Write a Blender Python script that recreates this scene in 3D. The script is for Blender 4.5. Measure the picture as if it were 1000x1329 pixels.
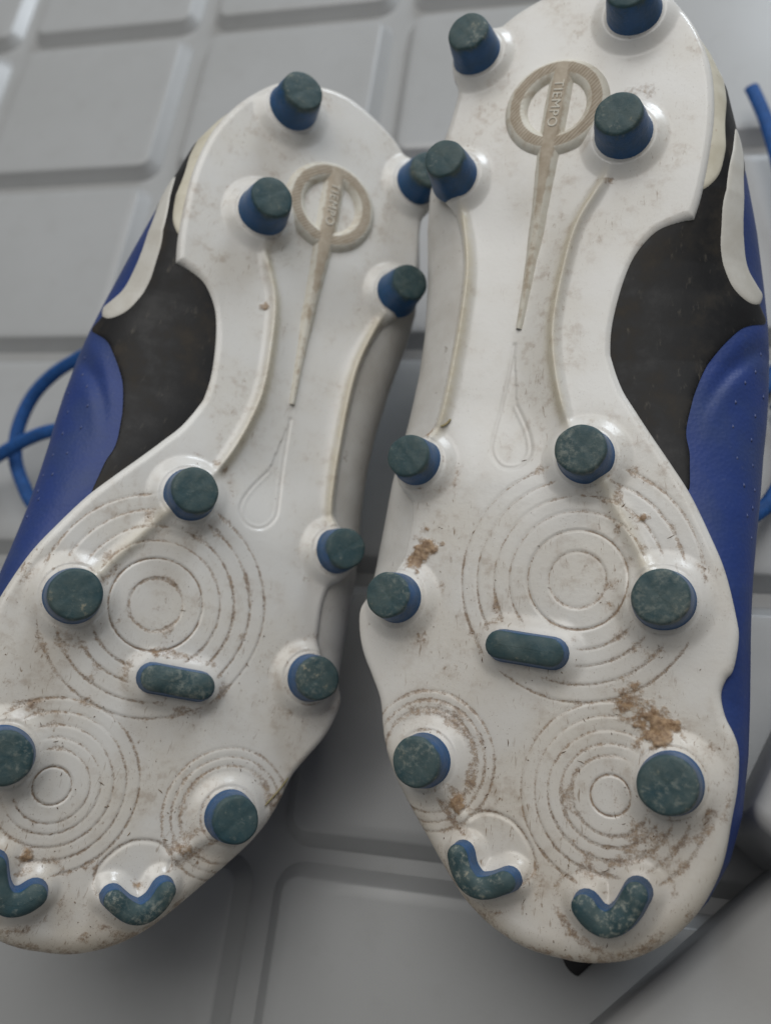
import bpy, bmesh, math, random
import numpy as np
from mathutils import Matrix, Vector

# ------------------------------------------------------------------ scene
for o in list(bpy.data.objects):
    bpy.data.objects.remove(o, do_unlink=True)
scene = bpy.context.scene
C = scene.collection

# ------------------------------------------------------------------ camera
cam_d = bpy.data.cameras.new('camera')
cam = bpy.data.objects.new('camera', cam_d); C.objects.link(cam)
cam_d.sensor_fit = 'HORIZONTAL'; cam_d.sensor_width = 36.0; cam_d.lens = 43.2
cam_d.clip_start = 0.01; cam_d.clip_end = 50
CR = [[0.971092317880792, -0.0343005879025231, 0.2362269667553902],
      [0.12319355437848555, 0.9196596966471315, -0.37289326961276875],
      [-0.20445796221352217, 0.39121542918505553, 0.8973000778195925]]
cam.matrix_world = Matrix.Translation((0.307462, -0.383059, 0.305704)) @ Matrix(CR).to_4x4()
cam_d.dof.use_dof = True; cam_d.dof.focus_distance = 0.235; cam_d.dof.aperture_fstop = 11.5
scene.camera = cam
scene.render.resolution_x = 770; scene.render.resolution_y = 1024

# ------------------------------------------------------------------ light
world = bpy.data.worlds.new('World'); scene.world = world; world.use_nodes = True
bg = world.node_tree.nodes['Background']
bg.inputs[0].default_value = (0.985, 0.99, 0.98, 1); bg.inputs[1].default_value = 0.138
def area(name, loc, aim, w, h, e, col):
    ld = bpy.data.lights.new(name, 'AREA'); ld.shape = 'RECTANGLE'; ld.size = w; ld.size_y = h; ld.energy = e; ld.color = col
    o = bpy.data.objects.new(name, ld); C.objects.link(o); o.location = loc
    o.rotation_euler = (Vector(aim) - Vector(loc)).to_track_quat('-Z', 'Y').to_euler()
area('overhead_light', (0.14, 0.16, 1.15), (0.20, -0.28, 0.05), 1.1, 0.95, 8.5, (1.0, 0.98, 0.945))
area('window_light', (0.78, 0.98, 0.66), (0.12, -0.02, 0.0), 0.5, 0.42, 8.0, (0.84, 0.92, 1.0))
vs = scene.view_settings
vs.view_transform = 'Standard'; vs.look = 'None'; vs.exposure = 0.06; vs.gamma = 1.0; vs.use_curve_mapping = False

# ------------------------------------------------------------------ node helpers
class NT:
    def __init__(self, name, rough=0.5, spec=0.5):
        self.m = bpy.data.materials.new(name); self.m.use_nodes = True
        self.t = self.m.node_tree; self.b = self.t.nodes['Principled BSDF']
        self.b.inputs['Roughness'].default_value = rough
        self.b.inputs['Specular IOR Level'].default_value = spec
    def n(self, typ, **kw):
        nd = self.t.nodes.new(typ)
        for k, v in kw.items():
            if k in nd.inputs: self.set(nd.inputs[k], v)
            else: setattr(nd, k, v)
        return nd
    def set(self, sock, v):
        if isinstance(v, bpy.types.NodeSocket): self.t.links.new(v, sock)
        else: sock.default_value = v
    def coord(self): return self.n('ShaderNodeTexCoord').outputs['Object']
    def geo(self, n_): return self.n('ShaderNodeNewGeometry').outputs[n_]
    def attr(self, nm): return self.n('ShaderNodeAttribute', attribute_name=nm).outputs['Fac']
    def noise(self, vec, scale, detail=4, rough=0.55, dist=0.0):
        nd = self.n('ShaderNodeTexNoise'); self.set(nd.inputs['Vector'], vec)
        nd.inputs['Scale'].default_value = scale; nd.inputs['Detail'].default_value = detail
        nd.inputs['Roughness'].default_value = rough; nd.inputs['Distortion'].default_value = dist
        return nd.outputs['Fac']
    def map(self, vec, scale=(1, 1, 1), rot=(0, 0, 0), loc=(0, 0, 0)):
        nd = self.n('ShaderNodeMapping'); self.set(nd.inputs['Vector'], vec)
        nd.inputs['Scale'].default_value = scale; nd.inputs['Rotation'].default_value = rot
        nd.inputs['Location'].default_value = loc
        return nd.outputs[0]
    def addv(self, a, b):
        nd = self.n('ShaderNodeVectorMath', operation='ADD'); self.set(nd.inputs[0], a); self.set(nd.inputs[1], b)
        return nd.outputs[0]
    def ramp(self, fac, lo, hi, a=0.0, b=1.0):
        nd = self.n('ShaderNodeMapRange'); nd.clamp = True; nd.interpolation_type = 'SMOOTHSTEP'
        self.set(nd.inputs[0], fac)
        for i, v in enumerate((lo, hi, a, b)): self.set(nd.inputs[i+1], v)
        return nd.outputs[0]
    def math(self, op, a, b=0.0, clamp=False):
        nd = self.n('ShaderNodeMath', operation=op); nd.use_clamp = clamp
        self.set(nd.inputs[0], a); self.set(nd.inputs[1], b); return nd.outputs[0]
    def mix(self, fac, a, b):
        nd = self.n('ShaderNodeMix', data_type='RGBA')
        self.set(nd.inputs[0], fac)
        for s, v in ((nd.inputs[6], a), (nd.inputs[7], b)):
            if isinstance(v, tuple) and len(v) == 3: v = v + (1,)
            self.set(s, v)
        return nd.outputs[2]
    def col(self, v):
        if isinstance(v, tuple) and len(v) == 3: v = v + (1,)
        self.set(self.b.inputs['Base Color'], v); return self
    def bump(self, h, strength=0.3, dist=0.001):
        nd = self.n('ShaderNodeBump'); nd.inputs['Strength'].default_value = strength
        nd.inputs['Distance'].default_value = dist; self.set(nd.inputs['Height'], h)
        self.set(self.b.inputs['Normal'], nd.outputs[0]); return self

def mat_sole(name, seed):
    k = NT(name, 0.36, 0.45); co = k.map(k.coord(), loc=(seed*3.1, seed*1.7, seed))
    dirt = k.attr('dirt'); mud = k.attr('mud'); cream = k.attr('cream')
    big = k.noise(co, 45, 5); mid = k.noise(co, 260, 6, 0.65); fine = k.noise(co, 900, 4, 0.6)
    base = k.mix(k.ramp(big, 0.35, 0.7), (0.745, 0.74, 0.72), (0.70, 0.68, 0.635))
    base = k.mix(k.math('MULTIPLY', cream, k.ramp(mid, 0.2, 0.6, 0.6, 1.0)), base, (0.63, 0.575, 0.45))
    film = k.attr('film')
    base = k.mix(k.math('MULTIPLY', film, k.ramp(big, 0.25, 0.7, 0.55, 1.0)), base, (0.56, 0.475, 0.365))
    # faint grey brown smudges
    sm = k.math('MULTIPLY', k.ramp(mid, 0.48, 0.72), k.ramp(big, 0.40, 0.62))
    base = k.mix(k.math('MULTIPLY', sm, 0.5), base, (0.36, 0.28, 0.215))
    # short scratch-like flecks in two directions
    for rot, sc, th in ((0.5, (900, 240, 500), 0.685), (-0.9, (1100, 260, 500), 0.69), (1.9, (800, 260, 500), 0.695)):
        fl = k.noise(k.map(co, scale=sc, rot=(0, 0, rot)), 1.0, 3, 0.6, 0.7)
        fl = k.math('MULTIPLY', k.ramp(fl, th - 0.05, th + 0.07), k.ramp(k.math('ADD', big, k.math('MULTIPLY', film, 0.35)), 0.42, 0.72, 0.10, 0.95))
        base = k.mix(fl, base, (0.26, 0.185, 0.125))
    sp = k.noise(co, 2300, 2, 0.5); sp = k.math('MULTIPLY', k.ramp(sp, 0.66, 0.74), k.ramp(k.math('ADD', k.noise(co, 75, 4, 0.6), k.math('MULTIPLY', film, 0.3)), 0.46, 0.74, 0.08, 0.8))
    base = k.mix(sp, base, (0.22, 0.155, 0.105))
    # dirt held in the grooves
    th = k.math('SUBTRACT', 0.77, k.math('MULTIPLY', dirt, 0.52))
    gm = k.math('ADD', k.math('MULTIPLY', mid, 0.35), k.math('ADD', k.math('MULTIPLY', k.noise(co, 1300, 5, 0.7), 0.4), k.math('MULTIPLY', k.noise(co, 3200, 3, 0.7), 0.25))); gd = k.ramp(gm, k.math('SUBTRACT', th, 0.02), k.math('ADD', th, 0.14))
    base = k.mix(k.math('MULTIPLY', gd, 0.78), base, k.mix(k.ramp(fine, 0.38, 0.62), (0.16, 0.09, 0.048), (0.31, 0.205, 0.12)))
    base = k.mix(k.math('MULTIPLY', dirt, 0.16), base, (0.30, 0.21, 0.14))
    # caked mud
    md = k.ramp(k.math('ADD', mud, k.math('MULTIPLY', k.math('SUBTRACT', k.math('ADD', k.math('MULTIPLY', mid, 0.5), k.math('MULTIPLY', k.noise(co, 1100, 5, 0.7), 0.5)), 0.5), 1.7)), 0.30, 0.75)
    mc = k.mix(k.ramp(fine, 0.35, 0.65), (0.20, 0.115, 0.055), (0.36, 0.235, 0.13))
    base = k.mix(k.math('MULTIPLY', md, 0.92), base, mc)
    k.col(base)
    rr = k.math('ADD', k.ramp(big, 0.3, 0.7, 0.15, 0.28), k.math('MULTIPLY', k.math('MAXIMUM', md, k.math('MULTIPLY', dirt, 0.4)), 0.4))
    k.set(k.b.inputs['Roughness'], rr)
    h = k.math('ADD', k.math('MULTIPLY', mid, 0.35), k.math('ADD', k.math('MULTIPLY', fine, 0.15), k.math('MULTIPLY', md, 0.6)))
    k.bump(h, 0.42, 0.0005)
    k.b.inputs['Subsurface Weight'].default_value = 0.0
    return k.m

def mat_stud(name, amt=0.5):
    k = NT(name, 0.5, 0.4)
    oi = k.n('ShaderNodeObjectInfo').outputs['Random']
    off = k.n('ShaderNodeCombineXYZ'); k.set(off.inputs[0], k.math('MULTIPLY', oi, 7.0)); k.set(off.inputs[1], k.math('MULTIPLY', oi, 13.0))
    co = k.addv(k.coord(), off.outputs[0])
    tip = k.attr('tip')
    n1 = k.noise(co, 170, 5, 0.65); n2 = k.noise(co, 700, 5, 0.7); n3 = k.noise(co, 90, 3)
    side = k.mix(k.ramp(n1, 0.35, 0.7), (0.011, 0.080, 0.215), (0.014, 0.066, 0.15))
    top = k.mix(k.ramp(n1, 0.3, 0.7), (0.026, 0.064, 0.076), (0.066, 0.100, 0.100))
    t = k.ramp(k.math('ADD', tip, k.math('MULTIPLY', k.math('SUBTRACT', n1, 0.5), 1.1)), 0.30, 0.85)
    c = k.mix(t, side, top)
    # pale scuffs, each stud worn to its own degree
    lo = k.math('SUBTRACT', 0.61, k.math('MULTIPLY', oi, 0.16))
    sc = k.math('MULTIPLY', k.math('MULTIPLY', k.ramp(n2, k.math('SUBTRACT', lo, 0.05), k.math('ADD', lo, 0.2)), k.ramp(n3, 0.36, 0.6)), t)
    c = k.mix(k.math('MULTIPLY', sc, amt), c, (0.27, 0.29, 0.255))
    c = k.mix(k.math('MULTIPLY', k.math('MULTIPLY', k.ramp(n1, 0.58, 0.74), k.ramp(n2, 0.5, 0.62)), k.math('MULTIPLY', t, amt*0.95)), c, (0.40, 0.35, 0.24))
    k.col(c)
    k.set(k.b.inputs['Roughness'], k.ramp(t, 0, 1, 0.36, 0.6))
    k.bump(k.math('ADD', n1, k.math('MULTIPLY', n2, 0.6)), 0.35, 0.0006)
    return k.m

def mat_upper():
    k = NT('blue_leather', 0.5, 0.35); co = k.coord()
    n1 = k.noise(co, 60, 4); n2 = k.noise(co, 750, 4, 0.6)
    vo = k.n('ShaderNodeTexVoronoi'); k.set(vo.inputs['Vector'], co); vo.inputs['Scale'].default_value = 850
    c = k.mix(k.ramp(n1, 0.35, 0.68), (0.021, 0.048, 0.20), (0.030, 0.056, 0.175))
    c = k.mix(k.math('MULTIPLY', k.ramp(n2, 0.6, 0.75), 0.25), c, (0.10, 0.12, 0.22))
    k.col(c).bump(k.math('ADD', k.math('MULTIPLY', vo.outputs['Distance'], 0.7), k.math('MULTIPLY', n2, 0.5)), 0.22, 0.0004)
    return k.m

def mat_black():
    k = NT('black_arch', 0.55, 0.3); co = k.coord()
    n1 = k.noise(co, 70, 6, 0.65); n2 = k.noise(k.map(co, scale=(1, 0.35, 1)), 420, 5, 0.65)
    c = k.mix(k.ramp(n1, 0.45, 0.75), (0.011, 0.011, 0.012), (0.040, 0.033, 0.025))
    c = k.mix(k.math('MULTIPLY', k.ramp(n2, 0.6, 0.76), 0.5), c, (0.14, 0.125, 0.10))
    k.col(c); k.set(k.b.inputs['Roughness'], k.ramp(n1, 0.3, 0.7, 0.42, 0.7))
    k.bump(n2, 0.12, 0.0004); return k.m

def mat_simple(name, a, b, scale, rough, bump=0.1, spots=None, bs=600):
    k = NT(name, rough, 0.45); co = k.coord(); n1 = k.noise(co, scale, 5, 0.6); n2 = k.noise(co, bs, 4, 0.6)
    c = k.mix(k.ramp(n1, 0.35, 0.68), a, b)
    if spots: c = k.mix(k.math('MULTIPLY', k.ramp(k.noise(co, scale*6, 5, 0.7), 0.62, 0.72), 0.7), c, spots)
    k.col(c); k.bump(n2, bump, 0.0004); return k.m

def mat_emblem():
    k = NT('emblem_tan', 0.6, 0.3); co = k.coord()
    top = k.attr('tip'); n1 = k.noise(co, 330, 6, 0.65); n2 = k.noise(co, 900, 3)
    w = k.n('ShaderNodeTexWave', wave_type='BANDS', bands_direction='DIAGONAL'); k.set(w.inputs['Vector'], k.map(co, scale=(1, -1, 1)))
    w.inputs['Scale'].default_value = 480; w.inputs['Distortion'].default_value = 0.5
    hat = k.math('MULTIPLY', k.ramp(w.outputs['Fac'], 0.35, 0.8), k.attr('hatch'))
    c = k.mix(k.ramp(n1, 0.3, 0.7), (0.50, 0.44, 0.355), (0.40, 0.335, 0.255))
    c = k.mix(k.math('MULTIPLY', hat, 0.42), c, (0.22, 0.165, 0.115))
    cr = k.mix(k.ramp(n1, 0.45, 0.72), (0.66, 0.635, 0.56), (0.52, 0.46, 0.37))
    k.col(k.mix(k.ramp(k.math('ADD', top, k.math('MULTIPLY', k.math('SUBTRACT', n1, 0.5), 0.7)), 0.4, 0.65), cr, c))
    k.bump(k.math('SUBTRACT', k.math('MULTIPLY', n2, 0.3), k.math('MULTIPLY', hat, 0.8)), 0.5, 0.0005)
    return k.m

def mat_mat(name, tone=1.0):
    k = NT(name, 0.42, 0.5); co = k.geo('Position')
    n1 = k.noise(co, 14, 4); n2 = k.noise(co, 1100, 3, 0.6); n3 = k.noise(co, 420, 4, 0.7)
    c = k.mix(k.ramp(n1, 0.3, 0.7), (0.405*tone, 0.412*tone, 0.415*tone), (0.370*tone, 0.376*tone, 0.376*tone))
    c = k.mix(k.math('MULTIPLY', k.ramp(n3, 0.70, 0.76), 0.45), c, (0.09, 0.08, 0.075))
    c = k.mix(k.math('MULTIPLY', k.ramp(k.noise(co, 90, 5, 0.6), 0.5, 0.8), 0.12), c, (0.2, 0.18, 0.16))
    k.col(c); k.set(k.b.inputs['Roughness'], k.ramp(n1, 0.3, 0.7, 0.27, 0.38))
    k.bump(n2, 0.08, 0.0003); return k.m

M = dict(upper=mat_upper(), black=mat_black(), stud=mat_stud('stud_rubber', 0.55), toe_stud=mat_stud('worn_stud_rubber', 1.0), emblem=mat_emblem(),
         swoosh=mat_simple('swoosh_white', (0.66, 0.645, 0.60), (0.58, 0.555, 0.50), 90, 0.42),
         cup=mat_simple('cream_cup', (0.66, 0.625, 0.52), (0.57, 0.53, 0.42), 120, 0.45, spots=(0.4, 0.3, 0.2)),
         panel=mat_simple('side_panel_white', (0.62, 0.61, 0.585), (0.54, 0.52, 0.485), 70, 0.4, spots=(0.22, 0.18, 0.14)),
         lace=mat_simple('lace_blue', (0.009, 0.085, 0.30), (0.007, 0.06, 0.21), 500, 0.7, 0.6),
         tile=mat_mat('mat_grey'), base=mat_mat('mat_grey_base', 0.97), box=mat_simple('box_grey', (0.37, 0.37, 0.365), (0.34, 0.34, 0.335), 20, 0.5),
         debris=mat_simple('dry_debris', (0.11, 0.065, 0.035), (0.20, 0.13, 0.07), 300, 0.8),
         grass=mat_simple('dry_grass', (0.20, 0.18, 0.07), (0.30, 0.24, 0.12), 300, 0.6),
         stitch=mat_simple('stitch_pale', (0.06, 0.085, 0.21), (0.09, 0.11, 0.23), 300, 0.6),
         tab=mat_simple('dark_strip', (0.02, 0.02, 0.022), (0.03, 0.03, 0.032), 80, 0.7))  # last entry colours the strip standing in for the dark toe notch

# ------------------------------------------------------------------ mesh helpers
def mesh_np(name, V, F, smooth=True):
    """V (n,3) float metres, F list of equal-length faces (array) or list of arrays"""
    me = bpy.data.meshes.new(name)
    Fs = F if isinstance(F, list) else [F]
    Fs = [np.asarray(f, dtype=np.int32) for f in Fs if len(f)]
    V = np.asarray(V, dtype=np.float32)
    nl = sum(f.size for f in Fs); nf = sum(len(f) for f in Fs)
    me.vertices.add(len(V)); me.vertices.foreach_set('co', V.ravel())
    me.loops.add(nl); me.loops.foreach_set('vertex_index', np.concatenate([f.ravel() for f in Fs]))
    tot = np.concatenate([np.full(len(f), f.shape[1], np.int32) for f in Fs])
    me.polygons.add(nf); me.polygons.foreach_set('loop_start', (np.cumsum(tot) - tot).astype(np.int32))
    me.polygons.foreach_set('loop_total', tot)
    me.polygons.foreach_set('use_smooth', np.full(nf, smooth))
    me.update(calc_edges=True); me.validate()
    return me
def add_attr(me, nm, vals):
    a = me.attributes.new(nm, 'FLOAT', 'POINT'); a.data.foreach_set('value', np.asarray(vals, np.float32))
def link(name, me, mat, parent=None, loc=None):
    o = bpy.data.objects.new(name, me); C.objects.link(o)
    if mat and me is not None and not me.materials: me.materials.append(mat)
    if parent: o.parent = parent
    if loc is not None: o.location = loc
    return o
def tag(o, label=None, cat=None, group=None, kind=None):
    if label: o['label'] = label
    if cat: o['category'] = cat
    if group: o['group'] = group
    if kind: o['kind'] = kind
    return o

def vnoise(x, y, seed=0):
    xi = np.floor(x).astype(np.int64); yi = np.floor(y).astype(np.int64); fx = x - xi; fy = y - yi
    fx = fx*fx*(3-2*fx); fy = fy*fy*(3-2*fy)
    def h(a, b):
        n = (a*374761393 + b*668265263 + seed*1442695041) & 0xffffffff
        n = ((n ^ (n >> 13))*1274126177) & 0xffffffff
        return ((n ^ (n >> 16)) & 0xffff)/65535.0
    return (h(xi, yi)*(1-fx)+h(xi+1, yi)*fx)*(1-fy)+(h(xi, yi+1)*(1-fx)+h(xi+1, yi+1)*fx)*fy
def fbm(x, y, seed=0, oct=4):
    s = 0; a = 0.5; t = 0
    for i in range(oct):
        s = s+a*vnoise(x*2**i, y*2**i, seed+i*17); t += a; a *= 0.5
    return s/t
def sstep(x, a, b):
    t = np.clip((x-a)/(b-a), 0, 1); return t*t*(3-2*t)
def catmull(P, n=6, closed=True, sharp=()):
    P = np.asarray(P, float); N = len(P); out = []
    for i in range(N if closed else N-1):
        p1, p2 = P[i], P[(i+1) % N]
        p0 = P[(i-1) % N] if (closed or i > 0) else p1
        p3 = P[(i+2) % N] if (closed or i+2 < N) else p2
        m1 = (p2-p0)/2 if i not in sharp else (p2-p1)
        m2 = (p3-p1)/2 if (i+1) % N not in sharp else (p2-p1)
        for j in range(n):
            t = j/n; t2 = t*t; t3 = t2*t
            out.append((2*t3-3*t2+1)*p1+(t3-2*t2+t)*m1+(-2*t3+3*t2)*p2+(t3-t2)*m2)
    if not closed: out.append(P[-1])
    return np.array(out)
def seg_dist(X, Y, P, closed=True):
    """distance to polyline + nearest point"""
    A = P; B = np.roll(P, -1, 0) if closed else P[1:]; A = A if closed else P[:-1]
    D = np.full(X.shape, 1e9); NX = np.zeros_like(X); NY = np.zeros_like(X); TT = np.zeros_like(X)
    L = np.linalg.norm(B-A, axis=1); cum = np.concatenate([[0], np.cumsum(L)])
    for i in range(len(A)):
        d = B[i]-A[i]; ll = d@d
        if ll < 1e-12: continue
        t = np.clip(((X-A[i, 0])*d[0]+(Y-A[i, 1])*d[1])/ll, 0, 1)
        qx = A[i, 0]+t*d[0]; qy = A[i, 1]+t*d[1]
        dd = (X-qx)**2+(Y-qy)**2; m = dd < D
        D[m] = dd[m]; NX[m] = qx[m]; NY[m] = qy[m]; TT[m] = (cum[i]+t*L[i])[m]
    return np.sqrt(D), NX, NY, TT/cum[-1]
def inside(X, Y, P):
    c = np.zeros(X.shape, bool); x0, y0 = P[-1]
    for x1, y1 in P:
        if y0 != y1:
            m = ((y1 > Y) != (y0 > Y)) & (X < (x0-x1)*(Y-y1)/(y0-y1)+x1)
            c ^= m
        x0, y0 = x1, y1
    return c
def clip_grid(P, g):
    """regular quads cut to polygon P; returns verts xy, quads, inside distance, boundary edge list"""
    lo = P.min(0)-g*1.5; hi = P.max(0)+g*1.5
    nx = int((hi[0]-lo[0])/g)+2; ny = int((hi[1]-lo[1])/g)+2
    X, Y = np.meshgrid(lo[0]+np.arange(nx)*g, lo[1]+np.arange(ny)*g, indexing='ij')
    ins = inside(X, Y, P)
    cell = ins[:-1, :-1] | ins[1:, :-1] | ins[:-1, 1:] | ins[1:, 1:]
    use = np.zeros_like(ins)
    use[:-1, :-1] |= cell; use[1:, :-1] |= cell; use[:-1, 1:] |= cell; use[1:, 1:] |= cell
    idx = -np.ones(use.shape, np.int64); idx[use] = np.arange(use.sum())
    x = X[use]; y = Y[use]; ii = ins[use]
    d, qx, qy, _ = seg_dist(x, y, P)
    x = np.where(ii, x, qx); y = np.where(ii, y, qy); d = np.where(ii, d, 0)
    ci, cj = np.nonzero(cell)
    Q = np.stack([idx[ci, cj], idx[ci+1, cj], idx[ci+1, cj+1], idx[ci, cj+1]], 1)
    E = np.concatenate([Q[:, [0, 1]], Q[:, [1, 2]], Q[:, [2, 3]], Q[:, [3, 0]]])
    key = np.sort(E, 1); key = key[:, 0]*len(x)+key[:, 1]
    u, inv, cnt = np.unique(key, return_inverse=True, return_counts=True)
    BE = E[cnt[inv] == 1]
    return np.stack([x, y], 1), Q, d, BE

# ------------------------------------------------------------------ boot design (mm: x medial +, y toe +, z out of the sole)
OUT = [(6.4,-147),(15,-145.8),(24,-141.5),(30.5,-136.5),(35,-131),(39,-123),(42,-113),(43,-103),(42.7,-93),(41.2,-82),(39.7,-74.5),
 (38,-68.8),(34.3,-67.9),(28.4,-65.3),(23.4,-59.5),(20.1,-51),(17.8,-40.5),(17.4,-33),(18,-29.8),(20.6,-22),(23.8,-16.2),(28,-9.2),
 (33.2,-1),(37.8,6.7),(42.5,17),(46,26),(48.5,37),(49,42.4),(47.8,49.5),(46.2,52),(45.1,55.7),(46,60.6),(48,64.8),(49,69),(48.7,76.7),
 (47.4,84.6),(45.8,93.4),(43.3,100.2),(39.8,106.4),(35,112),(30.5,115.6),(24.2,119),(15.5,121),(7.5,121),(-0.2,120),(-8.5,116.6),
 (-15.5,111.5),(-20.5,105.8),(-27,97),(-33.8,87),(-38.5,78.5),(-40.8,71.3),(-42.3,63),(-45.2,56.8),(-48.6,50),(-50.3,43),(-50,37.5),
 (-46,33),(-41,29.5),(-38.9,26.6),(-37.5,21.5),(-36.2,13.3),(-36.6,8),(-39,5),(-41,1),(-41,-4),(-38.5,-8),(-34,-10),(-31.5,-14),
 (-29.3,-24),(-27.5,-35.5),(-26.2,-47),(-25.5,-59),(-26,-67.5),(-28.5,-77.5),(-33,-84),(-35.5,-89),(-35.2,-97),(-33.3,-104),
 (-30.2,-118),(-31.3,-122.5),(-31.8,-128),(-29.6,-133.6),(-24.5,-136.2),(-18.8,-137.2),(-12.5,-141.3),(-3.2,-145)]
OUTP = catmull(OUT, 5, True, sharp=(11,))
STUDS = [  # x, y, tip radius
 (-23.5,-128.1,6.3),(-28.5,-88.8,6.1),(21.9,-131.3,6.7),(19.8,-93.7,6.7),(-34.3,-2.6,6.0),(12.2,-2.8,6.5),
 (-37.6,35.3,6.2),(32.0,33.8,6.8),(-26.8,77.3,6.3),(34.1,76.8,6.8)]
BAR = [(-7.6,46.7),(-1.2,47.4),(5.4,48.1)]
VB = [(15.6,106.2),(18.2,108.6),(21.6,109.0),(24.6,106.6),(27.2,101.8)]
VA = [(-15.3,98.6),(-14.0,102.4),(-11.0,105.2),(-7.2,105.0),(-3.2,103.2)]
C1 = (10.6, 29.0); C2 = (20.2, 81.2); CG = (-26.8, 77.3)
RIDGE_M = catmull([(17.5,-87),(13.3,-79.5),(7.4,-69),(4.0,-55),(2.0,-40),(3.2,-26.5),(6.4,-13.8),(10,-7)], 6, False)
RIDGE_L = catmull([(-27,-83),(-24.6,-72),(-23.2,-60),(-23.8,-48),(-25.3,-35),(-27.0,-23),(-29.2,-13),(-33,-6)], 6, False)
RIDGE_F = catmull([(14,-1),(18.2,7.0),(23,16.2),(28.5,27.5)], 6, False)
TEAR = catmull([(-9.5,-37),(-11.5,-24),(-13.6,-12),(-14.0,-6),(-11.0,-1.6),(-6.2,-1.3),(-3.2,-5),(-4.2,-11),(-8.0,-19)], 6, False)
RIDGE_G = catmull([(-24,82),(-19,88),(-15.5,91.5)], 6, False)
PATCH = catmull([(-15.8,94),(-15,90.8),(-10.5,88.6),(-4,90),(0.6,95),(2.0,100),(0.2,103.5),(-3,104)], 6, False)

def plate_fields(x, y, d):
    R = 2.3 + 3.6*sstep(y, 60, 116)
    z = -np.where(d < R, R-np.sqrt(np.maximum(R*R-(R-np.minimum(d, R))**2, 0)), 0)*0.8
    z -= 0.0004*(x-2)**2
    dirt = np.zeros_like(x); cream = np.zeros_like(x)
    near = np.ones_like(x)
    for sx, sy, r in STUDS:
        rr = np.hypot(x-sx, y-sy)
        near *= sstep(rr, r*1.15, r*1.9)
        z += 1.15*(1-sstep(rr, r*0.9, r*1.95))
        dirt += 0.24*np.exp(-((rr-r*1.95)/2.0)**2); gq = np.exp(-((rr-r*1.24)/0.35)**2); z -= 0.30*gq; dirt += 0.30*gq
    for P_, rr_ in ((np.array(BAR), 4.0), (catmull(VA, 4, False), 2.8), (catmull(VB, 4, False), 3.2)):
        dd = seg_dist(x, y, P_, False)[0]
        near *= sstep(dd, rr_*1.0, rr_*2.2); z += 0.7*(1-sstep(dd, rr_*0.9, rr_*2.4))
        dirt += 0.3*np.exp(-((dd-rr_*1.7)/1.5)**2)*(y < 60) + 0.22*np.exp(-((dd-rr_*2.5)/1.2)**2)*(y > 60)
    # waist channel between two raised ribs
    dm, _, _, tm = seg_dist(x, y, RIDGE_M, False); dl, _, _, tl = seg_dist(x, y, RIDGE_L, False)
    em = sstep(tm, 0.0, 0.12)*(1-sstep(tm, 0.85, 1.0)); el = sstep(tl, 0.0, 0.1)*(1-sstep(tl, 0.88, 1.0))
    xm = np.interp(y, RIDGE_M[:, 1], RIDGE_M[:, 0]); xl = np.interp(y, RIDGE_L[:, 1], RIDGE_L[:, 0])
    u = np.clip((x-xl)/(xm-xl), 0, 1); ch = np.sin(np.pi*u)**0.7
    z -= 3.0*ch*sstep(y, -92, -66)*(1-sstep(y, -22, 4))
    z += 1.9*np.exp(-(dm/1.5)**2)*em + 1.2*np.exp(-(dl/1.3)**2)*el
    # medial shoulder falls towards the arch edge
    out = np.clip((x-xm-1.5)/14, 0, 1); z -= 1.2*out*sstep(y, -85, -60)*(1-sstep(y, -30, -5))
    cream += 1.0*np.exp(-((x-xm+0.8)/1.7)**2)*em*(dm < 5) + 0.95*np.exp(-(dl/1.5)**2)*el
    dirt += 0.20*np.exp(-((dm-1.6)/0.9)**2)*em + 0.18*np.exp(-((dl-1.4)/0.8)**2)*el
    # rib joining the two medial studs
    df, _, _, tf = seg_dist(x, y, RIDGE_F, False); z += 1.3*np.exp(-(df/2.0)**2)
    cream += 0.6*np.exp(-(df/2.0)**2); dirt += 0.30*np.exp(-((df-2.2)/1.0)**2)
    dgg, _, _, _ = seg_dist(x, y, RIDGE_G, False); z += 0.9*np.exp(-(dgg/2.2)**2); dirt += 0.45*np.exp(-((dgg-2.4)/1.0)**2)*(y > 82)
    dt, _, _, tt = seg_dist(x, y, TEAR, False); z -= 0.35*np.exp(-(dt/0.5)**2); dirt += 0.22*np.exp(-(dt/0.6)**2)
    tin = inside(x, y, TEAR); z -= 0.35*tin*sstep(dt, 0, 1.5)
    dp, _, _, _ = seg_dist(x, y, PATCH, False); z -= 0.35*np.exp(-(dp/0.55)**2); dirt += 0.75*np.exp(-(dp/0.7)**2)
    pin = inside(x, y, PATCH)
    # concentric terraces
    wob = 0.35*(fbm(x/9, y/9, 3)-0.5)
    groove = np.zeros_like(x)
    for (cx, cy), crisp, soft in ((C1, 12.8, (7.3, 17.8, 21.9, 26.5, 30.8)), (C2, 4.8, (9.4, 12.1, 15.3, 18.7, 22.2)), (CG, None, (13.0, 15.4, 17.8))):
        r = np.hypot(x-cx, y-cy)
        if crisp:
            gz = np.exp(-((r-crisp)/0.26)**2); z -= 0.45*gz; dirt += 0.95*gz; groove += gz
        for k_, q in enumerate(soft):
            q2 = q+wob
            st = sstep(r, q2-0.45, q2+0.45)
            z -= 0.15*st*near*(1 if q > 7.5 else -1)
            gz = np.exp(-((r-q2)/0.36)**2)*near; z -= 0.15*gz; dirt += 0.66*gz + 0.16*np.exp(-((r-q2)/1.3)**2)*near
    pz = fbm(x/14, y/14, 11)
    return z, dirt, np.clip(cream, 0, 1), pin, np.clip(groove, 0, 1)

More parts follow.
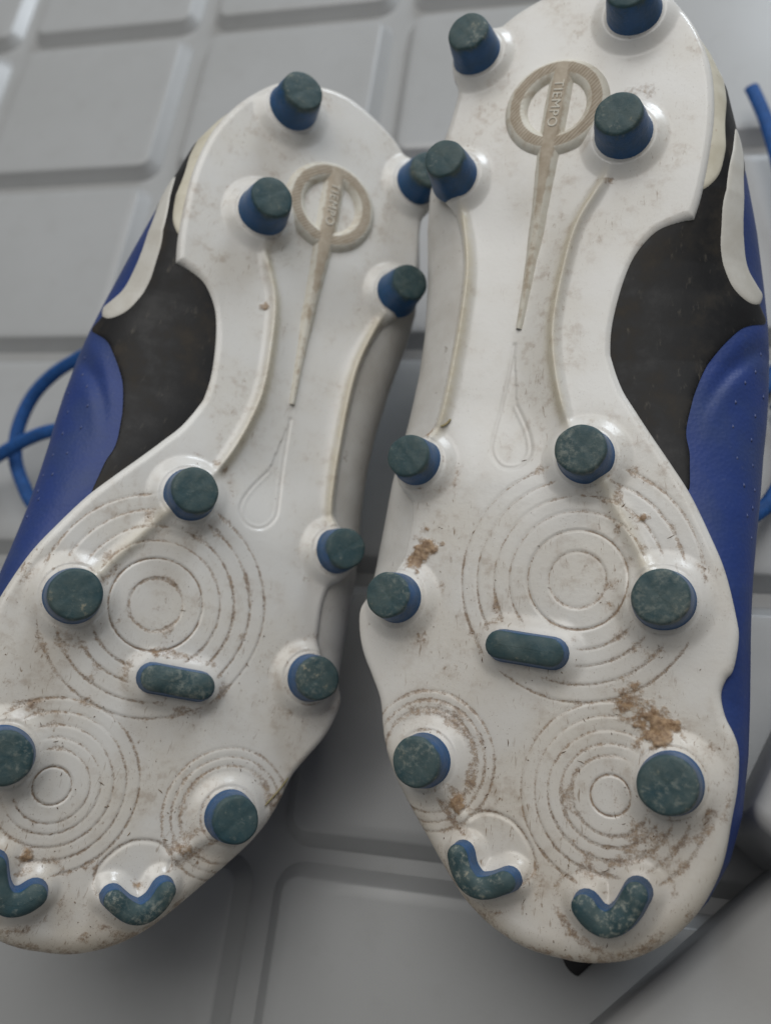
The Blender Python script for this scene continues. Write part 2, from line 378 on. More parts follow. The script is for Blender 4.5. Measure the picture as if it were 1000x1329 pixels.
XY, QUADS, DIN, BEDGE = clip_grid(OUTP, 0.34)
GX, GY = XY[:, 0], XY[:, 1]
GZ, GDIRT, GCREAM, GPATCH, GCRISP = plate_fields(GX, GY, DIN)
def zsole(px, py):
    i = np.argmin((GX-px)**2+(GY-py)**2); return float(GZ[i])

# ---- upper loft: section edge (under the plate), silhouette and depth tables
YT = lambda tab: (np.array([t[0] for t in tab], float), np.array([t[1] for t in tab], float))
EM = YT([(-147,7),(-145,13),(-140,22),(-130,32),(-120,37),(-105,40),(-90,39.5),(-78,36),(-70,30),(-64,25),(-58,20),(-50,16),(-40,14),(-30,14),(-20,18),(-10,24),
 (0,30),(10,36),(20,40),(30,43),(45,45),(58,42),(70,45),(85,44),(95,42),(105,37),(112,31),(117,23),(120,14),(121.5,9)])
SM = YT([(-147,8),(-145,15.5),(-140,25),(-130,36.5),(-120,42),(-112,45.5),(-99,47.8),(-88,49.8),(-73,52),(-59,53.6),(-47,54.6),(-38,54.9),(-25,54.6),(-16,54),(-8,53.2),(1,52.6),
 (13,51.9),(26,51.6),(44,51.6),(58,51.4),(70,51),(84,49.6),(95,46.8),(105,41.8),(112,36),(117,28),(120,17),(121.5,10)])
EL = YT([(-147,5),(-145,-1),(-140,-12),(-130,-22),(-118,-27.5),(-104,-31),(-90,-32),(-80,-28),(-70,-24),(-55,-23),(-45,-24),(-30,-26),(-15,-28),(-5,-32),(5,-34),(15,-34),
 (25,-36),(35,-44),(45,-47),(55,-43),(65,-39.5),(75,-37),(87,-31.5),(97,-25),(106,-18),(112,-12),(116.6,-6),(120,2),(121.5,6)])
SL = YT([(-147,4),(-145,-3.5),(-140,-14),(-130,-25),(-118,-32),(-104,-37),(-90,-40.3),(-80,-41),(-62,-40),(-45,-40),(-33,-41),(-20,-43),(-10,-45),(0,-47),(8,-48),(20,-49.3),
 (28,-50),(38,-51),(45,-51),(50,-50),(57,-47.2),(63,-44.4),(71,-42),(78,-39.5),(87,-34.6),(97,-27.6),(106,-21),(112,-15),(116.6,-8.5),(120,1),(121.5,5)])
HH = YT([(-147,86),(-120,96),(-90,98),(-40,92),(0,84),(50,72),(85,58),(105,44),(118,30),(121.5,22)])
ZM = YT([(-147,9),(-120,12),(-90,18),(-60,26),(-30,26),(0,20),(30,12),(121,9)])
ZL = YT([(-147,9),(-110,11),(-80,13),(-30,14),(10,13),(40,10),(121,8)])
def loft(y, a, side):
    """side +1 medial, -1 lateral. a 0 under the plate, pi/2 the widest line, pi the bottom middle"""
    y = np.asarray(y, float); a = np.asarray(a, float)
    E_, S_, Z_ = (EM, SM, ZM) if side > 0 else (EL, SL, ZL)
    e = np.interp(y, *E_); s = np.interp(y, *S_); zs = np.interp(y, *Z_); H = np.interp(y, *HH)
    if side > 0: s = s+G['soff']*sstep(y, -125, -70)*(1-sstep(y, 0, 45))
    mid = (np.interp(y, *SM)+np.interp(y, *SL))/2
    c = mid
    up = a <= math.pi/2; z0 = 4.1+3.2*sstep(y, 60, 116)
    b = np.clip(a-math.pi/2, 0, None)
    x = np.where(up, e+(s-e)*np.sin(np.minimum(a, math.pi/2)), c+(s-c)*np.cos(np.minimum(b, math.pi/2))**0.62)
    z = np.where(up, -z0-zs*(1-np.cos(np.minimum(a, math.pi/2))), -z0-zs-(H-z0-zs)*np.sin(np.minimum(b, math.pi/2))**1.15)
    # soft quilting and creases on the medial upper
    if side > 0:
        yb = np.interp(x, [36, 37.5, 40, 43, 47, 51, 54], [2, -12, -25, -32, -38.5, -43, -46])
        dv = (y-yb)
        bl = sstep(y, -60, -40)*(1-sstep(y, 10, 35))*sstep(a, 0.5, 0.9)*(1-sstep(a, 1.9, 2.4))
        z += bl*(0.5*np.exp(-((dv-4)/3.0)**2) - 0.9*np.exp(-((dv-9.5)/2.6)**2) + 0.6*np.exp(-((dv-15)/4.5)**2))
    hb = 1-sstep(y, -147, -120); dep = np.clip(-z/np.maximum(H, 1), 0, 1)
    yy = y-5.0*hb*np.sin(math.pi*np.clip(dep, 0, 1))
    return x, yy, z
def loft_off(y, a, side, off):
    x, yy, z = loft(y, a, side); h = 1e-2
    x1, y1, z1 = loft(y, a+h, side); x0, y0, z0 = loft(y, a-h, side)
    p1 = loft(y+0.5, a, side); p0 = loft(y-0.5, a, side)
    T = np.stack([x1-x0, y1-y0, z1-z0], -1); U = np.stack([p1[0]-p0[0], p1[1]-p0[1], p1[2]-p0[2]], -1)
    N = np.cross(T, U); N /= np.maximum(np.linalg.norm(N, axis=-1, keepdims=True), 1e-9)
    N *= np.sign((N*np.stack([x*0+side, x*0, x*0+0.8], -1)).sum(-1, keepdims=True))
    return x+N[..., 0]*off, yy+N[..., 1]*off, z+N[..., 2]*off
def x2a(x, y, side):
    E_, S_ = (EM, SM) if side > 0 else (EL, SL)
    e = np.interp(y, *E_); s = np.interp(y, *S_)+(1.6*sstep(y, -125, -70)*(1-sstep(y, 0, 45)) if side > 0 else 0)
    return np.arcsin(np.clip((x-e)/(s-e), 0.0, 1.0))
G = {'soff': 0.0}
AK = 26.0
def patch_mesh(name, poly_ya, side, off, g, place):
    P = catmull([(y, a*AK) for y, a in poly_ya], 5, True)
    xy, Q, d, BE = clip_grid(P, g)
    o = off*(1-0.75*np.exp(-(d/0.5)))
    x, y, z = loft_off(xy[:, 0], np.maximum(xy[:, 1]/AK, 0.02), side, o)
    n = len(x); b = np.unique(BE); mp = -np.ones(n, int); mp[b] = n+np.arange(len(b))
    xb, yb, zb = loft_off(xy[b, 0], np.maximum(xy[b, 1]/AK, 0.02), side, -0.4)
    V = np.concatenate([np.stack([x, y, z], 1), np.stack([xb, yb, zb], 1)])
    W = np.stack([BE[:, 1], BE[:, 0], mp[BE[:, 0]], mp[BE[:, 1]]], 1)
    return mesh_np(name, place(V), [np.concatenate([Q, W])])

def stud_mesh(name, r, h, seed, rb=1.13):
    prof = [(r*rb*1.10, -1.2), (r*rb*1.06, 0.2), (r*rb, 1.0), (r*(1+0.55*(rb-1)), h*0.55), (r*1.0, h-0.9), (r*0.975, h-0.45), (r*0.93, h-0.15), (r*0.86, h), (r*0.6, h+0.08), (r*0.3, h+0.1), (0.02, h+0.1)]
    ns = 44; V = []; tip = []
    rng = random.Random(seed); ph = [rng.uniform(0, 6.28) for _ in range(4)]; tx, ty = rng.uniform(-.04, .04), rng.uniform(-.04, .04)
    for k, (rr, z) in enumerate(prof):
        for i in range(ns):
            a = 2*math.pi*i/ns
            w = 1+0.012*math.sin(2*a+ph[0])+0.010*math.sin(3*a+ph[1])+0.007*math.sin(7*a+ph[2])*(z > h-1.2)
            x, y = rr*w*math.cos(a), rr*w*math.sin(a)
            zz = z+(tx*x+ty*y)*max(0, min(1, z/h))+(0.12*math.sin(1.3*x+ph[3])*math.cos(1.1*y+ph[0]) if z > h-0.3 else 0)
            V.append((x/1000, y/1000, zz/1000)); tip.append(sstep(z, h-2.0, h-0.2))
    F = []
    for k in range(len(prof)-1):
        for i in range(ns):
            j = (i+1) % ns; F.append((k*ns+i, k*ns+j, (k+1)*ns+j, (k+1)*ns+i))
    me = mesh_np(name, V, np.array(F)); add_attr(me, 'tip', tip); return me

def capsule_loop(P, r, n=9):
    P = np.asarray(P); T = np.gradient(P, axis=0); T /= np.linalg.norm(T, axis=1, keepdims=True); N = np.stack([-T[:, 1], T[:, 0]], 1)
    loop = list(P+N*r)
    a0 = math.atan2(N[-1, 1], N[-1, 0])
    for i in range(1, n): a = a0-math.pi*i/n; loop.append(P[-1]+r*np.array([math.cos(a), math.sin(a)]))
    loop += list((P-N*r)[::-1])
    a0 = math.atan2(-N[0, 1], -N[0, 0])
    for i in range(1, n): a = a0-math.pi*i/n; loop.append(P[0]+r*np.array([math.cos(a), math.sin(a)]))
    return np.array(loop)
def capsule_stud(name, spine, r, h, flip, seed):
    S_ = catmull(spine, 6, False); prof = [(1.25, -1.4), (1.16, 0.2), (1.08, 1.2), (1.0, h-1.3), (0.93, h-0.5), (0.76, h-0.05), (0.5, h+0.25), (0.22, h+0.38), (0.004, h+0.4)]
    V = []; tip = []; n = None; rng = random.Random(seed); ph = rng.uniform(0, 6)
    for k, z in prof:
        lp = capsule_loop(S_, r*k); n = len(lp)
        for (x, y) in lp:
            zz = z+(0.25*math.sin(0.8*x+ph)*math.cos(0.7*y) if z > h*0.6 else 0)
            V.append((x, y, zz)); tip.append(sstep(z, h-1.6, h-0.1))
    F = [(k*n+i, k*n+(i+1) % n, (k+1)*n+(i+1) % n, (k+1)*n+i) for k in range(len(prof)-1) for i in range(n)]
    return np.array(V), np.array(F), tip

def tube(name, pts, rx, rz, mat, parent=None, ns=12, sub=8, braid=0.0):
    P = catmull(pts, sub, False); arc = np.concatenate([[0], np.cumsum(np.linalg.norm(np.diff(P, axis=0), axis=1))]); T = np.gradient(P, axis=0); T /= np.linalg.norm(T, axis=1, keepdims=True)
    V = []; up = np.array([0, 0, 1.0])
    for k, (p, t) in enumerate(zip(P, T)):
        s = np.cross(t, up); s /= max(np.linalg.norm(s), 1e-6); u = np.cross(s, t)
        e = min(k, len(P)-1-k); q = 0.35 if e == 0 else (0.8 if e == 1 else 1.0)
        for i in range(ns):
            a = 2*math.pi*i/ns; w = q*(1+braid*math.sin(arc[k]*2900+3*a)*math.sin(arc[k]*2900-3*a)); V.append(p+w*(s*rx*math.cos(a)+u*rz*math.sin(a)))
    n = len(P); F = [(k*ns+i, k*ns+(i+1) % ns, (k+1)*ns+(i+1) % ns, (k+1)*ns+i) for k in range(n-1) for i in range(ns)]
    V = np.array(V); c0 = len(V); V = np.vstack([V, P[0], P[-1]])
    T3 = [(c0, (i+1) % ns, i) for i in range(ns)]+[(c0+1, (n-1)*ns+i, (n-1)*ns+(i+1) % ns) for i in range(ns)]
    me = mesh_np(name, V, [np.array(F), np.array(T3)])
    return link(name, me, mat, parent)

def make_boot(side, mw, label, group, mud_spots, seed, laces):
    sx = 1.0 if side == 'R' else -1.0
    flip = side == 'R'; G['soff'] = 1.6 if side == 'R' else -0.8
    root = bpy.data.objects.new('football_boot', None); C.objects.link(root); root.matrix_world = mw; root.empty_display_size = 0.03
    tag(root, label, 'football boot', group)
    def place(V):
        V = np.asarray(V, float)/1000.0; return V*np.array([sx, -1, 1])
    def fx(me):
        if flip: me.flip_normals()
        return me
    rng = np.random.default_rng(seed)
    # --- sole plate
    x, y, z = GX, GY, GZ.copy()
    mud = np.zeros_like(x)
    for mx, my, mr, ms in mud_spots:
        n_ = fbm(x/2.2+seed, y/2.2, seed+5, 4)
        mud = np.maximum(mud, ms*np.clip(1.25-np.hypot(x-mx, y-my)/mr+1.6*(n_-0.5), 0, 1))
    z += 0.9*sstep(mud, 0.5, 1.0)*fbm(x*1.1, y*1.1, seed+9)*(np.clip(DIN, 0, 1))
    pat = fbm(x/13+seed*3, y/13, seed+2, 3)
    dirt = GDIRT*(0.62+0.95*sstep(pat, 0.3, 0.72))
    dirt += 0.30*sstep(y, 78, 122)*fbm(x/6, y/6, seed+30) + 0.34*(1-sstep(DIN, 0.3, 4))*sstep(y, 85, 118)
    dirt *= 0.45+1.15*fbm(x/1.7, y/1.7, seed+61, 3)
    dirt += 0.13*sstep(y, -30, 30)
    sm_ = fbm(x/5.0+7, y/5.0, seed+70, 5); dirt += 0.28*sstep(sm_, 0.52, 0.78)*sstep(y, -40, 40)*(0.4+sstep(pat, 0.35, 0.65))
    dirt = np.where(GPATCH, dirt*0.35, dirt)
    cream = np.clip(GCREAM+0.55*(1-sstep(DIN, 0, 6))*sstep(y, 70, 118), 0, 1)
    n = len(x); b = np.unique(BEDGE); mp = -np.ones(n, int); mp[b] = n+np.arange(len(b))
    V = np.concatenate([np.stack([x, y, z], 1), np.stack([x[b], y[b], z[b]-3.6], 1)])
    W = np.stack([BEDGE[:, 1], BEDGE[:, 0], mp[BEDGE[:, 0]], mp[BEDGE[:, 1]]], 1)
    me = fx(mesh_np('sole_plate', place(V), np.concatenate([QUADS, W])))
    ext = lambda q: np.concatenate([q, q[b]])
    add_attr(me, 'dirt', ext(np.maximum(np.clip(dirt, 0, 0.66), GCRISP*np.clip(dirt, 0, 1)))); add_attr(me, 'mud', ext(mud)); add_attr(me, 'cream', ext(cream)); add_attr(me, 'film', ext(np.clip(0.03+0.20*sstep(y, -20, 60)+0.50*sstep(y, 60, 121)*(0.6+0.8*(fbm(x/9, y/9, seed+50)-0.5)), 0, 1)))
    plate = link('sole_plate', me, mat_sole('sole_white_'+side, seed), root)
    # --- studs
    for i, (px, py, r) in enumerate(STUDS):
        me = stud_mesh('stud', r*(0.95 if py < -50 else 1.0), 10.6 if py < -50 else 8.8, seed*31+i, 1.2 if py < -50 else 1.10)
        link('stud', me, M['stud'], root, Vector((sx*px/1000, -py/1000, (zsole(px, py)-1.0)/1000)))
    for nm, sp, r, h in (('bar_stud', BAR, 3.7, 5.2), ('chevron_stud', VB, 3.0, 6.4), ('chevron_stud', VA, 2.7, 6.4)):
        Vv, F, tip = capsule_stud(nm, sp, r, h, flip, seed)
        cx, cy = np.mean(np.array(sp), 0); z0 = zsole(cx, cy)-0.5
        Vv = Vv-np.array([cx, cy, 0]); me = mesh_np(nm, place(Vv), F[:, ::-1]); fx(me); add_attr(me, 'tip', tip)
        link(nm, me, M['stud'] if nm == 'bar_stud' else M['toe_stud'], root, Vector((sx*cx/1000, -cy/1000, z0/1000)))
    # --- emblem: ring, bar and needle
    ex, ey = 0.6, -106.8; ez = zsole(6, -106.8)
    dirv = np.array([-10.7, 78.0]); dirv /= np.linalg.norm(dirv); perp = np.array([-dirv[1], dirv[0]])
    V = []; F = []; tip = []; hat = []
    prof = [(15.4, -0.8, 0, 0), (15.0, 0.1, 0, 0), (14.2, 1.1, 0, 0), (13.3, 1.75, .4, .3), (12.9, 1.85, 1, 1), (10.6, 1.85, 1, 1), (10.2, 1.75, .4, .3), (9.2, 1.1, 0, 0), (8.5, 0.1, 0, 0), (8.2, -0.8, 0, 0)]
    ns = 96
    for (r, z_, tt, hh) in prof:
        for i in range(ns):
            a = 2*math.pi*i/ns; V.append((r*math.cos(a), r*math.sin(a), z_)); tip.append(tt); hat.append(hh)
    F += [(k*ns+i, k*ns+(i+1) % ns, (k+1)*ns+(i+1) % ns, (k+1)*ns+i) for k in range(len(prof)-1) for i in range(ns)]
    st = [(-13.0, 1.8), (-8, 1.85), (0, 1.9), (8, 1.85), (13, 1.7), (20, 1.3), (32, 0.95), (45, 0.7), (58, 0.5), (65, 0.4), (66.0, 0.28)]
    base = len(V)
    for s_, hw in st:
        end = sstep(s_, 14, 66)
        cpt = dirv*s_
        zb = zsole(*(np.array([ex, ey])+cpt))-ez
        ht = 1.95-0.9*end
        bw = 2.2-1.3*end
        for wv, zz, tt in ((-hw-bw, -0.7, 0), (-hw-0.2, ht-0.25, 0.6), (-hw+0.25, ht, 1), (hw-0.25, ht, 1), (hw+0.2, ht-0.25, 0.6), (hw+bw, -0.7, 0)):
            q = cpt+perp*wv; V.append((q[0], q[1], zb+zz)); tip.append(tt*(1-0.5*sstep(s_, 14, 30))); hat.append(0.0)
    for k in range(len(st)-1):
        for i in range(5): F.append((base+k*6+i, base+(k+1)*6+i, base+(k+1)*6+i+1, base+k*6+i+1))
    me = mesh_np('emblem', place(np.array(V)), np.array(F)); 
    bm = bmesh.new(); bm.from_mesh(me); bmesh.ops.recalc_face_normals(bm, faces=bm.faces); bm.to_mesh(me); bm.free()
    add_attr(me, 'tip', tip); add_attr(me, 'hatch', hat)
    emb = link('emblem', me, M['emblem'], root, Vector((sx*ex/1000, -ey/1000, (ez+0.1)/1000)))
    # raised word on the bar
    cu = bpy.data.curves.new('lettering', 'FONT'); cu.body = 'TIEMPO'; cu.size = 0.0039; cu.extrude = 0.00022; cu.align_x = 'CENTER'; cu.align_y = 'CENTER'; cu.space_character = 1.12
    to = bpy.data.objects.new('tmp', cu); C.objects.link(to); dg = bpy.context.evaluated_depsgraph_get()
    tm = bpy.data.meshes.new_from_object(to.evaluated_get(dg)); bpy.data.objects.remove(to, do_unlink=True)
    tm.name = 'lettering'; add_attr(tm, 'tip', np.full(len(tm.vertices), 0.30)); add_attr(tm, 'hatch', np.zeros(len(tm.vertices)))
    lt = link('lettering', tm, M['emblem'], emb)
    ang = math.atan2(-dirv[1], sx*dirv[0])
    lt.matrix_local = Matrix.Translation((0, 0, 0.00198)) @ Matrix.Rotation(ang, 4, 'Z')
    # --- upper
    ys = np.concatenate([[-147, -146.4, -145.4, -144], np.linspace(-141.5, 117, 300), [118.6, 119.8, 120.7, 121.3]])
    am = np.concatenate([np.linspace(0, math.pi/2, 44), np.linspace(math.pi/2, math.pi, 22)[1:]])
    rows = []
    for yy in ys:
        xa, ya, za = loft(np.full(am.shape, yy), am, 1); xb, yb, zb = loft(np.full(am.shape, yy), am, -1)
        mdl = np.array([0.15, 0.5, 0.85])[:, None]; pb = np.array([xb[0], yb[0], za[0]-4.5]); pa = np.array([xa[0], ya[0], za[0]-4.5])
        rows.append(np.concatenate([np.stack([xa, ya, za], 1), np.stack([xb, yb, zb], 1)[::-1][1:], pb*(1-mdl)+pa*mdl]))
    nr = len(rows); nc = len(rows[0]); V = np.concatenate(rows)
    V[:, 2] += 0.5*(fbm(V[:, 0]/11+3, V[:, 1]/11+V[:, 2]/9, seed+4)-0.5)
    Vp = place(V)
    # soft parts settle on the mat
    Rm = np.array(mw.to_3x3()); tl = np.array(mw.translation)
    Wd = Vp@Rm.T+tl; lim = 0.0012
    Wd[:, 2] = np.where(Wd[:, 2] < 0.006, lim+0.0048*np.exp((np.minimum(Wd[:, 2], 0.006)-0.006)/0.0048), Wd[:, 2])
    Vp = (Wd-tl)@Rm
    F = [(k*nc+i, (k+1)*nc+i, (k+1)*nc+(i+1) % nc, k*nc+(i+1) % nc) for k in range(nr-1) for i in range(nc)]
    me = mesh_np('upper', Vp, [np.array(F), np.array([list(range(nc))]), np.array([list(range((nr-1)*nc, nr*nc))[::-1]])])
    bm = bmesh.new(); bm.from_mesh(me); bmesh.ops.recalc_face_normals(bm, faces=bm.faces); bm.to_mesh(me); bm.free()
    link('upper', me, M['upper'], root)
    def patch(nm, poly, sd, off, g, mt):
        me = patch_mesh(nm, poly, sd, off, g, place)
        bm = bmesh.new(); bm.from_mesh(me); bmesh.ops.recalc_face_normals(bm, faces=bm.faces); bm.to_mesh(me); bm.free()
        return link(nm, me, mt, root)
    A = lambda pts: [(q[1], float(x2a(q[0], q[1], 1))) for q in pts]
    blk = A([(37.0,5.5),(37.4,-3.3),(36.4,-10),(37.6,-18),(40,-26.5),(43.2,-32.8),(47.3,-38.5),(50.8,-42.2)])
    blk += [(-46, 1.38), (-49.5, 1.28), (-55, 1.12)] + A([(50.0,-64),(49.6,-80)]) + [(-95, 1.50), (-108, 1.5), (-122, 1.5), (-128, 1.2), (-127, 0.3), (-118, 0.02), (-90, 0.02), (-60, 0.02), (-30, 0.02), (-5, 0.05)]
    patch('arch_panel', blk, 1, 0.45, 0.5, M['black'])
    sw = A([(47.6,-99),(46.8,-88.2),(45.2,-76.7),(44.2,-67.5),(44.0,-61.8),(45.2,-55.9),(47.2,-51.7),(50.1,-49.2),(52.4,-48.8),(54.0,-50.4),(54.5,-53.6),(53.0,-55.8),(51.1,-59),(50.2,-64.5),(50.0,-73.7),(49.9,-85.3),(48.9,-97)])
    patch('swoosh', sw, 1, 0.75, 0.45, M['swoosh'])
    cup = A([(39,-76.5),(42.3,-78.5),(44.4,-82.3),(45.6,-89),(45.4,-98)]) + [(-110, 1.0), (-122, 1.0), (-135, 1.1), (-143, 1.2), (-143.5, 0.05), (-120, 0.02), (-95, 0.02), (-80, 0.05)]
    patch('heel_cup', cup, 1, 0.8, 0.6, M['cup'])
    pan = [(36, 0.02), (39, 0.5), (38, 1.0), (34, 1.6), (26, 2.0), (0, 2.15), (-50, 2.2), (-100, 2.15), (-130, 2.0), (-142, 1.6), (-144, 0.8), (-143, 0.02), (-110, 0.02), (-60, 0.02), (0, 0.02)]
    patch('side_panel', pan, -1, 0.5, 0.8, M['panel'])
    # --- pale stitch knots on the upper
    V = []; F = []
    for yk, ak in ((-30,1.30),(-26,1.16),(-20,1.05),(-17.5,1.30),(-13,1.0),(-10.5,1.25),(-4.5,1.02),(-3.5,1.28),(2.5,1.1),(3,1.34),(8,1.3),(10.5,1.15),(16,1.3),(-36,1.38),(-24,1.45)):
        cx, cy, cz = [float(v) for v in loft_off(np.array(yk), np.array(ak-0.13), 1, -0.05)]
        b0 = len(V)
        for (dx, dy, dz) in ((-.4,0,0),(0,-.75,0),(.4,0,0),(0,.75,0),(0,0,.35),(0,0,-.35)): V.append((cx+dx, cy+dy, cz+dz))
        F += [(b0+i, b0+(i+1) % 4, b0+4) for i in range(4)]+[(b0+(i+1) % 4, b0+i, b0+5) for i in range(4)]
    link('stitch_knots', mesh_np('stitch_knots', place(np.array(V)), np.array(F)), M['stitch'], root)['kind'] = 'stuff'
    # --- dry fibres and crumbs stuck to the plate
    V = []; F = []
    wgt = np.clip(dirt, 0, 1)*(DIN > 2)*(0.12+sstep(y, -20, 40)); wgt = wgt**1.3; wgt /= wgt.sum()
    for i in rng.choice(len(x), 130, p=wgt):
        px, py = x[i], y[i]; L = rng.uniform(0.2, 0.7) if rng.random() < 0.85 else rng.uniform(0.9, 2.0); a = rng.uniform(0, 6.28); w = rng.uniform(0.06, 0.16); bend = rng.uniform(-.35, .35)
        b0 = len(V)
        for s_, ww in ((-.5, .3), (0, 1), (.5, .25)):
            cx = px+L*s_*math.cos(a)-bend*L*(0.25-s_*s_)*math.sin(a); cy = py+L*s_*math.sin(a)+bend*L*(0.25-s_*s_)*math.cos(a)
            zz = zsole(cx, cy)
            for e_, dz in ((-1, 0), (0, 0.22), (1, 0)): V.append((cx-w*ww*e_*math.sin(a), cy+w*ww*e_*math.cos(a), zz+dz*ww+0.02))
        for k in range(2):
            for j in range(2): F.append((b0+k*3+j, b0+(k+1)*3+j, b0+(k+1)*3+j+1, b0+k*3+j+1))
    fb = link('dry_fibres', mesh_np('dry_fibres', place(np.array(V)), np.array(F), False), M['debris'], root); fb['kind'] = 'stuff'
    # --- laces
    inv = mw.inverted()
    for pts in laces:
        lp = [tuple(inv @ Vector((p[0]/1000, p[1]/1000, p[2]/1000))) for p in pts]
        tube('lace', lp, 0.0026, 0.0014, M['lace'], root, 18, 40, 0.09)
    return root

# ------------------------------------------------------------------ mat
PX, PY, TW, TH = 0.105, 0.095926, 0.0878, 0.0814
MZ = -0.0062
def grid_sheet(name, x0, x1, y0, y1, z, mat):
    me = mesh_np(name, [(x0, y0, z), (x1, y0, z), (x1, y1, z), (x0, y1, z)], np.array([(0, 1, 2, 3)]), False)
    return link(name, me, mat)
floor = grid_sheet('grey_mat', -1.2, 1.6, -1.4, 1.4, MZ, M['base']); tag(floor, 'grey moulded plastic mat with raised rectangular pads under the boots', 'mat', kind='structure')
def pad_mesh(name, w, h):
    prof = [(0.0052, MZ-0.001), (0.0048, MZ+0.0002), (0.0042, MZ+0.0008), (0.0007, -0.0007), (0.0003, -0.00025), (-0.0004, -0.00003), (-0.004, 0.0)]
    V = []; n = None
    for off, z in prof:
        r = 0.005+off; lp = []
        for cx, cy, a0 in ((w/2-0.005, h/2-0.005, 0), (-w/2+0.005, h/2-0.005, 90), (-w/2+0.005, -h/2+0.005, 180), (w/2-0.005, -h/2+0.005, 270)):
            for k in range(7):
                a = math.radians(a0+15*k); lp.append((cx+r*math.cos(a), cy+r*math.sin(a), z))
        n = len(lp); V += lp
    F = [(k*n+i, k*n+(i+1) % n, (k+1)*n+(i+1) % n, (k+1)*n+i) for k in range(len(prof)-1) for i in range(n)]
    top = [list(range((len(prof)-1)*n, len(prof)*n))]
    return mesh_np(name, V, [np.array(F), np.array(top)])
pad = pad_mesh('pad', TW, TH)
for c in range(-3, 6):
    for r in range(-4, 6):
        if (c, r) in ((3, 4), (4, 4), (4, 3), (5, 3), (5, 4)): continue
        me = pad; cx = c*PX+TW/2
        if (c, r) == (2, 4): me = pad_mesh('pad', TW+PX*0.75, TH); cx += PX*0.375
        link('pad', me, M['tile'], floor, Vector((cx, -(r*PY+TH/2), 0)))

# ------------------------------------------------------------------ the two boots
MR = Matrix(((0.988341, -0.010541, -0.151892, 0.28882), (-0.021445, 0.978019, -0.207411, -0.276519), (0.15074, 0.20825, 0.96639, 0.082753), (0, 0, 0, 1)))
ML = Matrix(((0.790842, 0.171207, 0.587586, 0.200929), (-0.09197, 0.982418, -0.162467, -0.292037), (-0.60507, 0.074445, 0.792684, 0.076907), (0, 0, 0, 1)))
GRP = 'pair of upturned football boots'
make_boot('R', MR, 'right-hand football boot lying sole up, wide brown mud smear above a big round stud', GRP,
          [(-31.6, 22.5, 5.4, 1.0), (-33.0, -12.6, 2.6, 0.9), (31, 64, 6.0, 0.95), (26, 58, 7.5, 0.62), (26.8, 12.8, 2.4, 0.9), (-17.5, 87.5, 2.6, 0.85), (-20, 52, 3, 0.35), (24, -108, 6, 0.45)], 3,
          [[(355.9,-72.0,12),(358.8,-81.7,12),(361.3,-91.8,12),(364.4,-107.4,11),(368,-129.7,9),(372,-160,5),(366,-190,4),(356,-210,8),(345,-225,14)],
           [(330,-275,26),(342.6,-266.9,20),(353.7,-257.4,15),(358.6,-251.0,13),(364,-238.3,9),(366,-221,6),(362,-212,5)]])
make_boot('L', ML, 'left-hand football boot lying sole up, dark arch panel facing left, loose blue lace loop', GRP,
          [(20.5, 99.0, 2.6, 0.8), (-18.2, 89.0, 2.6, 0.6), (6.5, 41.0, 2.2, 0.6), (9.5, -66, 1.8, 0.7), (-9, 100, 2.2, 0.6), (30, 44, 4, 0.4)], 8,
          [[(135,-201,40),(121.2,-202.8,35),(104.6,-207.8,30),(90.6,-211.5,24),(80.9,-219.7,20),(76.4,-232.2,17),(76.7,-243.9,14),(82.1,-254.4,12),(90.5,-264,11),(110.8,-275.2,12),(126,-280,14)],
           [(45,-258,10),(62.5,-250.1,16),(73.2,-246.5,20),(85.5,-241,23),(98.9,-237.9,26),(121.4,-238.5,31),(135,-240,34)]])

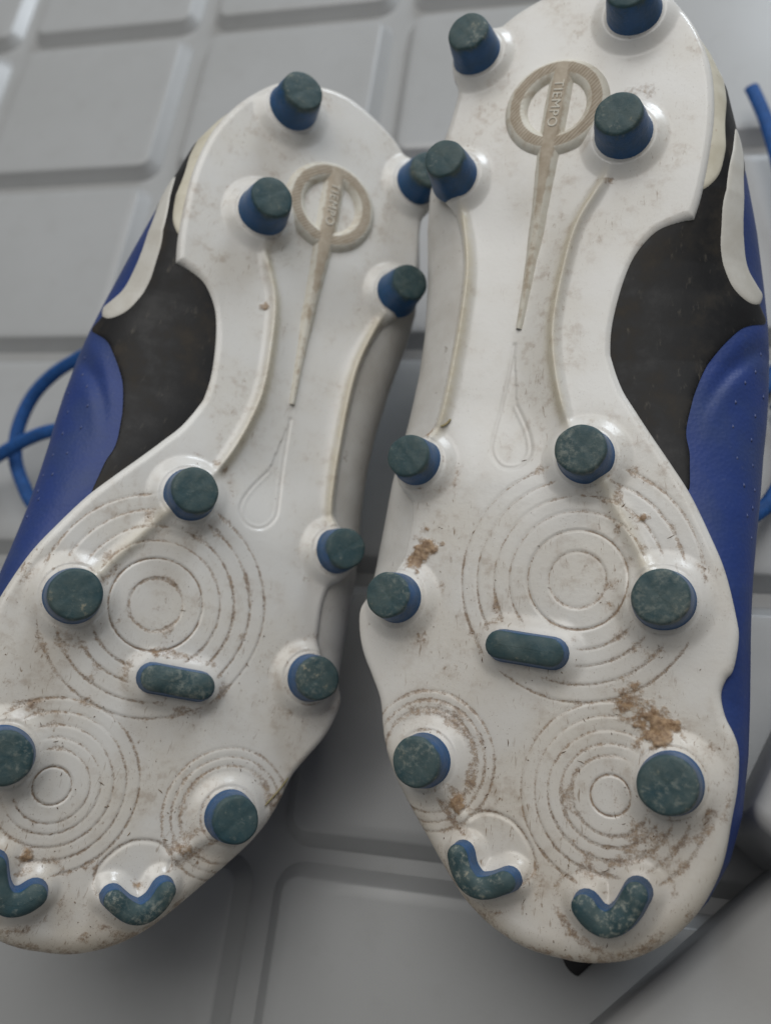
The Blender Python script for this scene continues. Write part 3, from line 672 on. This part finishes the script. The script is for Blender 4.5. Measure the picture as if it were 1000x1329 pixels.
# ------------------------------------------------------------------ grass blades lying on the soles
def blade(name, mw, sx, p0, p1, w, label):
    q = []
    for t in (0, .25, .5, .75, 1):
        x = p0[0]+(p1[0]-p0[0])*t; y = p0[1]+(p1[1]-p0[1])*t+0.5*math.sin(math.pi*t)
        q.append(tuple(mw @ Vector((sx*x/1000, -y/1000, (zsole(x, y)+0.35)/1000))))
    o = tube(name, q, w, w*0.5, M['grass'], None, 6, 4); tag(o, label, 'grass blade')
blade('grass_blade', MR, 1, (-28.6, -13.2), (-26.2, -15.6), 0.00033, 'short dry grass blade beside a round stud on the right-hand boot')
blade('grass_blade', ML, -1, (-36.2, 72.5), (-41.0, 63.5), 0.00022, 'long thin dry grass stem at the toe edge of the left-hand boot')

# ------------------------------------------------------------------ grey things in the lower right corner
def rounded_block(name, poly, z0, z1, bev, mat, label, cat):
    bm = bmesh.new(); vs_ = [bm.verts.new((x, y, z0)) for x, y in poly]; f = bm.faces.new(vs_)
    r = bmesh.ops.extrude_face_region(bm, geom=[f]); bmesh.ops.translate(bm, vec=(0, 0, z1-z0), verts=[v for v in r['geom'] if isinstance(v, bmesh.types.BMVert)])
    bmesh.ops.recalc_face_normals(bm, faces=bm.faces)
    bmesh.ops.bevel(bm, geom=[e for e in bm.edges], offset=bev, segments=4, profile=0.5, affect='EDGES')
    me = bpy.data.meshes.new(name); bm.to_mesh(me); bm.free()
    for p in me.polygons: p.use_smooth = True
    o = link(name, me, mat); tag(o, label, cat); return o
rounded_block('plastic_block', [(0.343,-0.356),(0.371,-0.379),(0.43,-0.335),(0.402,-0.296),(0.368,-0.302)], MZ-0.001, 0.055, 0.004, M['box'], 'tall grey plastic block with dark side beside the right boot toe', 'block')
rounded_block('plastic_slab', [(0.4215,-0.300),(0.2455,-0.4715),(0.34,-0.58),(0.60,-0.50),(0.60,-0.30)], MZ-0.001, 0.035, 0.006, M['box'], 'flat grey plastic slab with a diagonal edge in the lower right corner', 'slab')

# dark strip standing in for an unidentified dark notch under the toe
tb = tube('notch_strip', [(0.318,-0.380,0.004),(0.310,-0.3885,0.003),(0.304,-0.3945,0.002),(0.3000,-0.3985,0.001)], 0.0032, 0.0007, M['tab'])
tag(tb, 'small black strip standing in for a dark notch on the grey mat under the right boot toe', 'tab')
